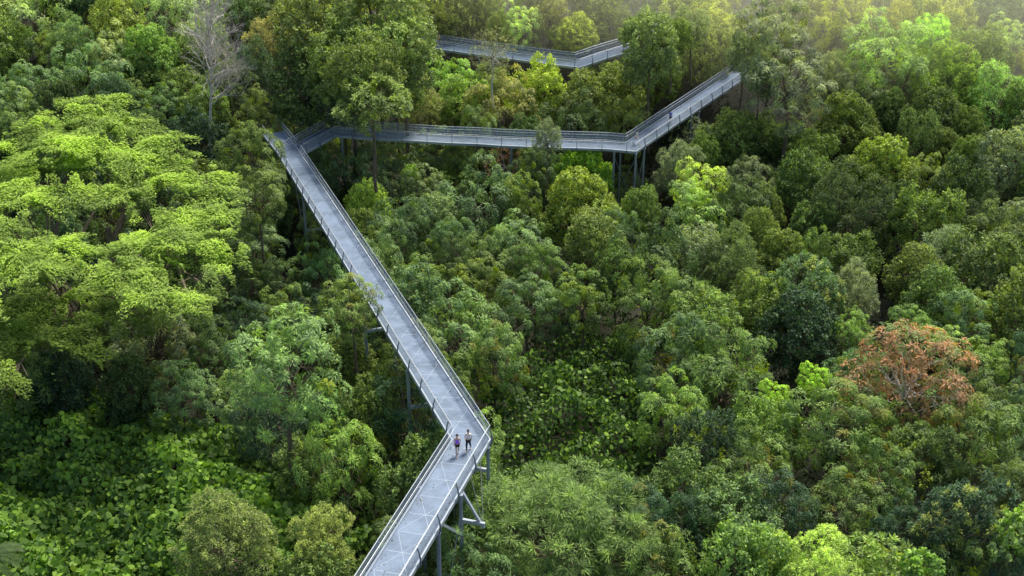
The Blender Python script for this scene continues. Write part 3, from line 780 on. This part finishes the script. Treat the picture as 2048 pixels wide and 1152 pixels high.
# ------------------------------------------------------------------ the rest of the forest
cam0 = np.array([0, 0, CAMZ]); WD = WPn-cam0; WL = np.linalg.norm(WD, axis=1); WU = WD/WL[:, None]
def blocks(pos, rad):
    c = np.array(tuple(pos)); v = c-cam0; t = WU@v
    dperp = np.linalg.norm(v[None]-WU*t[:, None], axis=1)
    return bool(np.any((dperp < rad*1.0) & (t < WL+rad*.3)) or np.any(np.linalg.norm(WPn-c, axis=1) < rad*1.02))
CN = {'dark': 'dark green', 'deep': 'deep blue green', 'mid': 'mid green', 'fresh': 'fresh green', 'blue': 'blue green', 'teal': 'silvery green', 'pale': 'pale green', 'olive': 'olive green', 'tan': 'brownish', 'lime': 'lime green', 'yellow': 'yellow green', 'grey': 'grey green', 'gold': 'golden olive'}
SN = {'umbel': 'clumpy', 'umbel_gold': 'gold flecked', 'umbel_lime': 'lime flecked', 'puff': 'bushy', 'fine': 'feathery', 'dome_tree': 'round topped', 'tufted': 'tufted', 'sparse': 'thin twiggy'}
def style(px, py):
    u = random.random()
    def ch(*a):
        return random.choice(a)
    if px < 600 and py < 270: return ch('umbel', 'umbel', 'puff', 'fine'), ch('blue', 'deep', 'dark', 'mid', 'teal')
    if py < 260:
        if px > 1350: return ch('puff', 'puff', 'umbel', 'dome_tree', 'fine'), ch('olive', 'grey', 'gold', 'pale', 'olive', 'mid', 'yellow')
        return ch('puff', 'puff', 'fine', 'umbel'), ch('olive', 'gold', 'grey', 'olive', 'mid', 'tan')
    if px > 1250 and py < 640: return ch('puff', 'puff', 'puff', 'fine', 'umbel', 'dome_tree'), ch('olive', 'mid', 'mid', 'olive', 'grey', 'dark')
    if py < 720 and px > 640: return ch('umbel', 'umbel', 'puff', 'umbel_lime'), ch('blue', 'mid', 'teal', 'dark', 'olive')
    if px < 640: return ch('puff', 'umbel'), ch('dark', 'deep', 'mid')
    return ch('umbel', 'umbel', 'umbel_gold', 'puff', 'tufted'), ch('mid', 'blue', 'deep', 'mid', 'fresh')
used = set()
def filler_label(px, py, sp, col, rp):
    size = 'small' if rp < 34 else ('large' if rp > 56 else '')
    head = ' '.join(x for x in (size, CN[col], SN[sp], 'tree') if x)
    ms = sorted(marks, key=lambda m: (m[0]-px)**2+(m[1]-py)**2)[:9]
    cands = []
    for i, a in enumerate(ms):
        va = Vector((a[0]-px, a[1]-py))
        rel = 'above' if va.y > abs(va.x)*.9 else ('below' if -va.y > abs(va.x)*.9 else 'beside')
        if i < 2: cands.append((i*.8, f'{head} {rel} {a[2]}'))
        for j, b in enumerate(ms):
            if j == i: continue
            vb = Vector((b[0]-px, b[1]-py))
            cosv = va.normalized().dot(vb.normalized()) if va.length and vb.length else 1
            if j > i and cosv < -.5: cands.append((i+j*.6, f'{head} between {a[2]} and {b[2]}'))
            if i < j: cands.append((i+j+1.5, f'{head} {rel} {a[2]}, toward {b[2]}'))
    for _, c in sorted(cands):
        if c not in used and len(c.split()) <= 16:
            used.add(c); return c
    c = f'{head} beside {ms[0][2]}'; used.add(c); return c
no_go = [creeper_a, creeper_c, [(700, 860), (900, 900), (760, 1152), (680, 1152)]]
n_fill = 0; tries = 0
while n_fill < 200 and tries < 9000:
    tries += 1
    px, py = random.uniform(-40, 2090), random.uniform(-25, 1190)
    sp, col = style(px, py)
    ing = any(in_poly(np.array([px]), np.array([py]), pl)[0] for pl in no_go)
    if ing: continue
    pos = hit_canopy(px, py, random.uniform(-2.6, .9))
    dep = to_px(pos)[2]
    rad = random.uniform(2.6, 4.9)*(1.0 if tries < 4500 else .7)
    if py > 260: rad *= .85
    rp = rad*FPX/dep
    k = .58 if tries < 4500 else .50
    if any(math.hypot(px-t[0], (py-t[1])*1.0) < k*(rp+t[2]) for t in TREES): continue
    if blocks(pos, rad*1.32): continue
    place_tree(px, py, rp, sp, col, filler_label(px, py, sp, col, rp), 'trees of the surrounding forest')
    # keep its own depth
    o = C.objects[-1]
    TREES.append((px, py, rp, pos, rad)); n_fill += 1
print('fillers', n_fill, 'tries', tries)

# small palm at the bottom corner
def palm():
    p = hit_canopy(-28, 1115, 2); root = empty('palm_tree', (p.x, p.y, p.z-8)); tag(root, 'small palm with arching fronds at the bottom corner', 'palm')
    mb = MB(); mb.tube([(0, 0, 0), (.1, 0, 4), (0, 0, 8)], [.16, .13, .1], 8); mb.build('trunk', M['bark'], root)
    r = np.random.default_rng(5)
    for k in range(15):
        a = k*2.4; el = r.uniform(.2, 1.1); V_, F_, T_ = [], [], []
        P, A, N = [], [], []
        for s in np.linspace(.1, 1, 34):
            rad = 2.3*s; z = math.sin(el)*2.0*s-1.7*s*s
            c = np.array([math.cos(a)*rad, math.sin(a)*rad, z])
            for sg in (-1, 1):
                side = np.array([-math.sin(a)*sg, math.cos(a)*sg, -.35]); ax = side+.5*np.array([math.cos(a), math.sin(a), 0]); ax /= np.linalg.norm(ax)
                P.append(c+ax*.3*(1.1-s*.6)); A.append(ax); N.append([0, 0, 1])
        P, A, N = map(np.array, (P, A, N)); N = norm(N-A*((N*A).sum(1, keepdims=True)))
        n = len(P); v, f, kk = leaf_geo(P, A, N.astype(float), np.full(n, .62), np.full(n, .07))
        o = link(bpy.data.objects.new('frond', np_mesh('frond', v, f, M['leaf'], {'tone': np.repeat(np.clip(r.normal(.5, .15, n), 0, 1), kk), 'acc': np.zeros(n*kk)})), root)
        o.location = (0, 0, 8); o.color = (.06, .11, .03, 1)
palm()

# fallen leaves lying on the decks
def litter():
    r = np.random.default_rng(3); P, N, A = [], [], []
    for poly, n in ((zig, 330), (branch, 160), (top, 60)):
        T = stations(poly)[-1]
        for k in range(n):
            s_ = r.uniform(0, T); p, i = along(poly, s_); d = (poly[i+1]-poly[i]); d.z = 0; d.normalize(); side = np.sign(r.normal())*HW*min(.97, abs(r.beta(4, 1.4)))
            P.append((p.x+d.y*side, p.y-d.x*side, p.z+.03)); a = r.uniform(0, 6.28); A.append((math.cos(a), math.sin(a), 0)); N.append((r.normal(0, .2), r.normal(0, .2), 1))
    P, A, N = map(np.array, (P, A, N)); N = norm(N-A*((N*A).sum(1, keepdims=True))); n = len(P)
    v, f, k = leaf_geo(P, A, N, r.uniform(.06, .17, n), r.uniform(.04, .09, n))
    o = link(bpy.data.objects.new('fallen_leaves', np_mesh('fallen_leaves', v, f, M['leaf'], {'tone': np.repeat(r.uniform(0, 1, n), k), 'acc': np.zeros(n*k)})))
    o.color = (.16, .12, .05, 1); o['kind'] = 'stuff'; o['label'] = 'fallen dry leaves scattered along the walkway edges'
litter()

# ------------------------------------------------------------------ people
SKIN = solid('skin', (.66, .43, .32), .6, noise=.05); HAIR = solid('hair', (.012, .010, .010), .6, noise=.2)
def cloth(name, c): return solid(name, c, .8, noise=.08, scale=12)
def skin_obj(name, verts, edges, radii, material, parent, rootv=0):
    me = bpy.data.meshes.new(name); me.from_pydata([Vector(v) for v in verts], edges, []); me.update()
    o = link(bpy.data.objects.new(name, me), parent)
    md = o.modifiers.new('skin', 'SKIN'); md.use_smooth_shade = True
    sv = me.skin_vertices[0].data if me.skin_vertices else None
    if sv is None:
        bpy.context.view_layer.objects.active = o
        sv = me.skin_vertices[0].data
    for i, r in enumerate(radii): sv[i].radius = (r, r) if not hasattr(r, '__len__') else r
    for i in range(len(radii)): sv[i].use_root = (i == rootv)
    ss = o.modifiers.new('sub', 'SUBSURF'); ss.levels = 1; ss.render_levels = 1
    me.materials.append(material)
    return o
def person(loc, rz, label, top_m, bottom_m, shoe_m, long_legs=False, sleeves=True, stride=.28, height=1.66, lean=0.0, arms=((.35, .25), (-.3, .9)), group=None):
    s = height/1.70
    root = empty('person', loc, rz); root.scale = (s, s, s); tag(root, label, 'person', group)
    V_, E_, Rd = [], [], []
    def v(p, r, link_to=None):
        V_.append(Vector(p)); Rd.append(r)
        if link_to is not None: E_.append((link_to, len(V_)-1))
        return len(V_)-1
    L = lean
    pel = v((0, 0, .93), (.135, .10)); waist = v((0, -.03*L, 1.08), (.115, .085), pel); chest = v((0, -.10*L, 1.28), (.145, .10), waist); up_ = v((0, -.15*L, 1.40), (.10, .075), chest)
    nk = v((0, -.17*L, 1.48), .05, up_); hd0 = v((0, -.02-.19*L, 1.555), (.068, .078), nk); hd1 = v((0, -.02-.2*L, 1.64), (.074, .088), hd0); hd2 = v((0, -.01-.2*L, 1.69), .05, hd1)
    legs = []
    for sg, st in ((-1, stride), (1, -stride)):
        hip = v((sg*.085, 0, .88), .085, pel); kn = v((sg*.09, -st*.55-.03, .50), .055, hip); ca = v((sg*.09, -st*.75+.02, .34), .052, kn); an = v((sg*.09, -st+.02 if st > 0 else -st+.05, .09), .036, ca)
        to = v((sg*.095, -st-.11, .035), .03, an); legs.append((hip, kn, ca, an, to))
    armi = []
    for sg, (fw, el) in zip((-1, 1), arms):
        sh = v((sg*.175, -.14*L, 1.39), .052, up_); e = Vector((sg*.22, -fw*.28-.12*L, 1.13)); eb = v(e, .04, sh)
        w = e+Vector((-sg*.05, -math.sin(el+fw*.5)*.24, -math.cos(el+fw*.5)*.24)); wr = v(w, .026, eb)
        dd = (w-e).normalized(); h = w+dd*.075; pm = v(h, .03, wr)
        for k, (off, ln) in enumerate(((-.03, .06), (-.01, .075), (.01, .07), (.03, .055))):
            f1 = v(h+dd*.035+Vector((0, off, 0)), .010, pm); v(h+dd*(.035+ln)+Vector((-sg*.02, off, 0)), .008, f1)
        t1 = v(w+dd*.05+Vector((-sg*.01, -.045, 0)), .011, wr); v(w+dd*.10+Vector((-sg*.02, -.06, 0)), .009, t1)
        armi.append((sh, eb, wr))
    body = skin_obj('body', V_, E_, Rd, SKIN, root)
    g = lambda i: V_[i]
    up1 = (lambda r, k: tuple(x+k for x in r) if hasattr(r, '__len__') else r+k)
    # shirt
    vv = [g(pel)+Vector((0, 0, .02)), g(waist), g(chest), g(up_)+Vector((0, 0, .01))]; ee = [(0, 1), (1, 2), (2, 3)]; rr = [up1(Rd[pel], .022), up1(Rd[waist], .028), up1(Rd[chest], .02), (.105, .08)]
    if sleeves:
        for sh, eb, wr in armi:
            i = len(vv); vv += [g(sh), g(sh).lerp(g(eb), .65)]; ee += [(3, i), (i, i+1)]; rr += [.068, .06]
    skin_obj('shirt', vv, ee, rr, top_m, root)
    vv = [g(pel)+Vector((0, 0, .0))]; ee = []; rr = [up1(Rd[pel], .018)]
    for hip, kn, ca, an, to in legs:
        i = len(vv)
        if long_legs: vv += [g(hip), g(kn), g(ca), g(ca).lerp(g(an), .6)]; ee += [(0, i), (i, i+1), (i+1, i+2), (i+2, i+3)]; rr += [.10, .068, .062, .05]
        else: vv += [g(hip), g(hip).lerp(g(kn), .5)]; ee += [(0, i), (i, i+1)]; rr += [.10, .088]
    skin_obj('leggings' if long_legs else 'shorts', vv, ee, rr, bottom_m, root)
    for hip, kn, ca, an, to in legs:
        a = g(an); a2 = Vector((a.x, a.y+.03, .05)); t = g(to)
        skin_obj('shoe', [a2, (a2+t)/2+Vector((0, 0, -.005)), t], [(0, 1), (1, 2)], [(.045, .045), (.047, .04), (.043, .035)], shoe_m, root)
    hp = g(hd1)
    bm = bmesh.new(); bmesh.ops.create_uvsphere(bm, u_segments=16, v_segments=10, radius=1)
    for q in bm.verts:
        q.co.x *= .088; q.co.y *= .104; q.co.z *= .105
        if q.co.y < -.045 and q.co.z < .035: q.co.y = -.045; 
        if q.co.z < -.05: q.co.x *= .8
    me = bpy.data.meshes.new('hair'); bm.to_mesh(me); bm.free(); me.materials.append(HAIR)
    h = link(bpy.data.objects.new('hair', me), root); h.location = hp+Vector((0, .014, .018))
    mb = MB(); mb.tube([hp+Vector((0, -.088, -.005)), hp+Vector((0, -.112, -.04))], [.008, .014], 6); mb.build('nose', SKIN, root)
    for sg in (-1, 1):
        mb = MB(); mb.tube([hp+Vector((sg*.03, -.078, 0)), hp+Vector((sg*.03, -.092, 0))], .009, 6); mb.build('eye', HAIR, root)
        mb = MB(); mb.tube([hp+Vector((sg*.074, 0, -.03)), hp+Vector((sg*.09, .012, .015))], [.012, .018], 6); mb.build('ear', SKIN, root)
    mb = MB(); mb.tube([hp+Vector((-.022, -.085, -.062)), hp+Vector((.022, -.085, -.062))], .006, 5); mb.build('mouth', cloth('lips', (.35, .1, .09)), root)
    return root
white = cloth('white_shoes', (.75, .75, .75)); black = cloth('black_cloth', (.012, .012, .016))
pA = at_z(915, 912, 0.0); pA.z = 0.03
pB = at_z(937, 903, 0.0); pB.z = 0.03
person(pA, R(8), 'woman in purple tank top and black shorts walking on the near deck', cloth('purple_top', (.42, .17, .9)), black, white, sleeves=False)
person(pB, R(-10), 'woman in cream t-shirt and black leggings walking on the near deck', cloth('cream_top', (.88, .80, .74)), black, white, long_legs=True, arms=((.2, 1.5), (-.5, .3)))
def deck_pt(px, py, poly, off=0):
    z = -8.0 if poly is branch else -5.1
    for _ in range(3):
        p = at_z(px, py, z)
        q = min(((along(poly, s)[0]) for s in np.linspace(0, stations(poly)[-1], 900)), key=lambda w: (Vector((w.x, w.y))-Vector((p.x, p.y))).length); z = q.z
    return at_z(px, py, z)+UP*.02
person(deck_pt(1272, 288, branch), R(60), 'person in white top and pale leggings leaning at the walkway corner', cloth('white_top', (.7, .66, .64)), cloth('pale_legs', (.6, .52, .5)), white, long_legs=True, stride=.4, lean=.6, height=1.72)
person(deck_pt(1340, 248, branch), R(200), 'person in blue shirt and dark shorts walking up the ramp', cloth('blue_top', (.08, .16, .55)), black, white, arms=((.4, .3), (.9, .9)), height=1.72)
person(deck_pt(879, 92, top), R(-80), 'runner in orange red top on the highest walkway', cloth('orange_top', (.55, .16, .09)), black, white, sleeves=False, stride=.4, height=1.75)

# ------------------------------------------------------------------ sunlit haze hanging over the far slope
hm, hnt, hout = mat('haze_air')
hv = nd(hnt, 'ShaderNodeVolumeScatter', Density=.021, Anisotropy=.35); hv.inputs['Color'].default_value = (1, .93, .76, 1)
hnt.links.new(hv.outputs[0], hout.inputs['Volume'])
foot = [(-30, 182), (20, 166), (70, 158), (200, 150), (260, 300), (-60, 300)]
hb = MB(); nf = len(foot)
hb.add([(x, y, -40) for x, y in foot]+[(x, y, 24) for x, y in foot], [tuple(range(nf-1, -1, -1)), tuple(range(nf, 2*nf))]+[(i, (i+1) % nf, (i+1) % nf+nf, i+nf) for i in range(nf)])
hz = hb.build('haze', hm); hz['kind'] = 'stuff'; hz['label'] = 'warm sunlit haze over the far forest slope'

# ------------------------------------------------------------------ light, sky, camera
sc = bpy.context.scene
w = bpy.data.worlds.new('World'); sc.world = w; w.use_nodes = True
nt = w.node_tree; bg = nt.nodes['Background']
sky = nt.nodes.new('ShaderNodeTexSky'); sky.sky_type = 'NISHITA'; sky.sun_disc = False
EL, AZ = R(58), R(32)           # sun beyond the slope, toward the top right of the picture
sky.sun_elevation = EL; sky.sun_rotation = AZ; sky.dust_density = 2.5; sky.air_density = 1.0
nt.links.new(sky.outputs[0], bg.inputs[0]); bg.inputs[1].default_value = .15
sl = bpy.data.lights.new('sun', 'SUN'); sl.energy = 5.0; sl.angle = R(16); sl.color = (1, .93, .80)
so = link(bpy.data.objects.new('sun', sl))
dirv = Vector((math.sin(AZ)*math.cos(EL), math.cos(AZ)*math.cos(EL), math.sin(EL)))
so.rotation_euler = dirv.to_track_quat('Z', 'Y').to_euler()
cam = bpy.data.cameras.new('camera'); co = link(bpy.data.objects.new('camera', cam))
cam.sensor_width = 36; cam.lens = FPX/2048*36; cam.clip_end = 3000; cam.clip_start = .5
co.location = (0, 0, CAMZ); co.rotation_euler = (math.pi/2-PITCH, 0, 0)
sc.camera = co
sc.view_settings.view_transform = 'Standard'; sc.view_settings.look = 'None'; sc.view_settings.exposure = 0; sc.view_settings.gamma = 1
cy = sc.cycles; cy.max_bounces = 5; cy.diffuse_bounces = 3; cy.glossy_bounces = 2; cy.transmission_bounces = 2; cy.transparent_max_bounces = 12; cy.use_denoising = True; cy.volume_bounces = 2
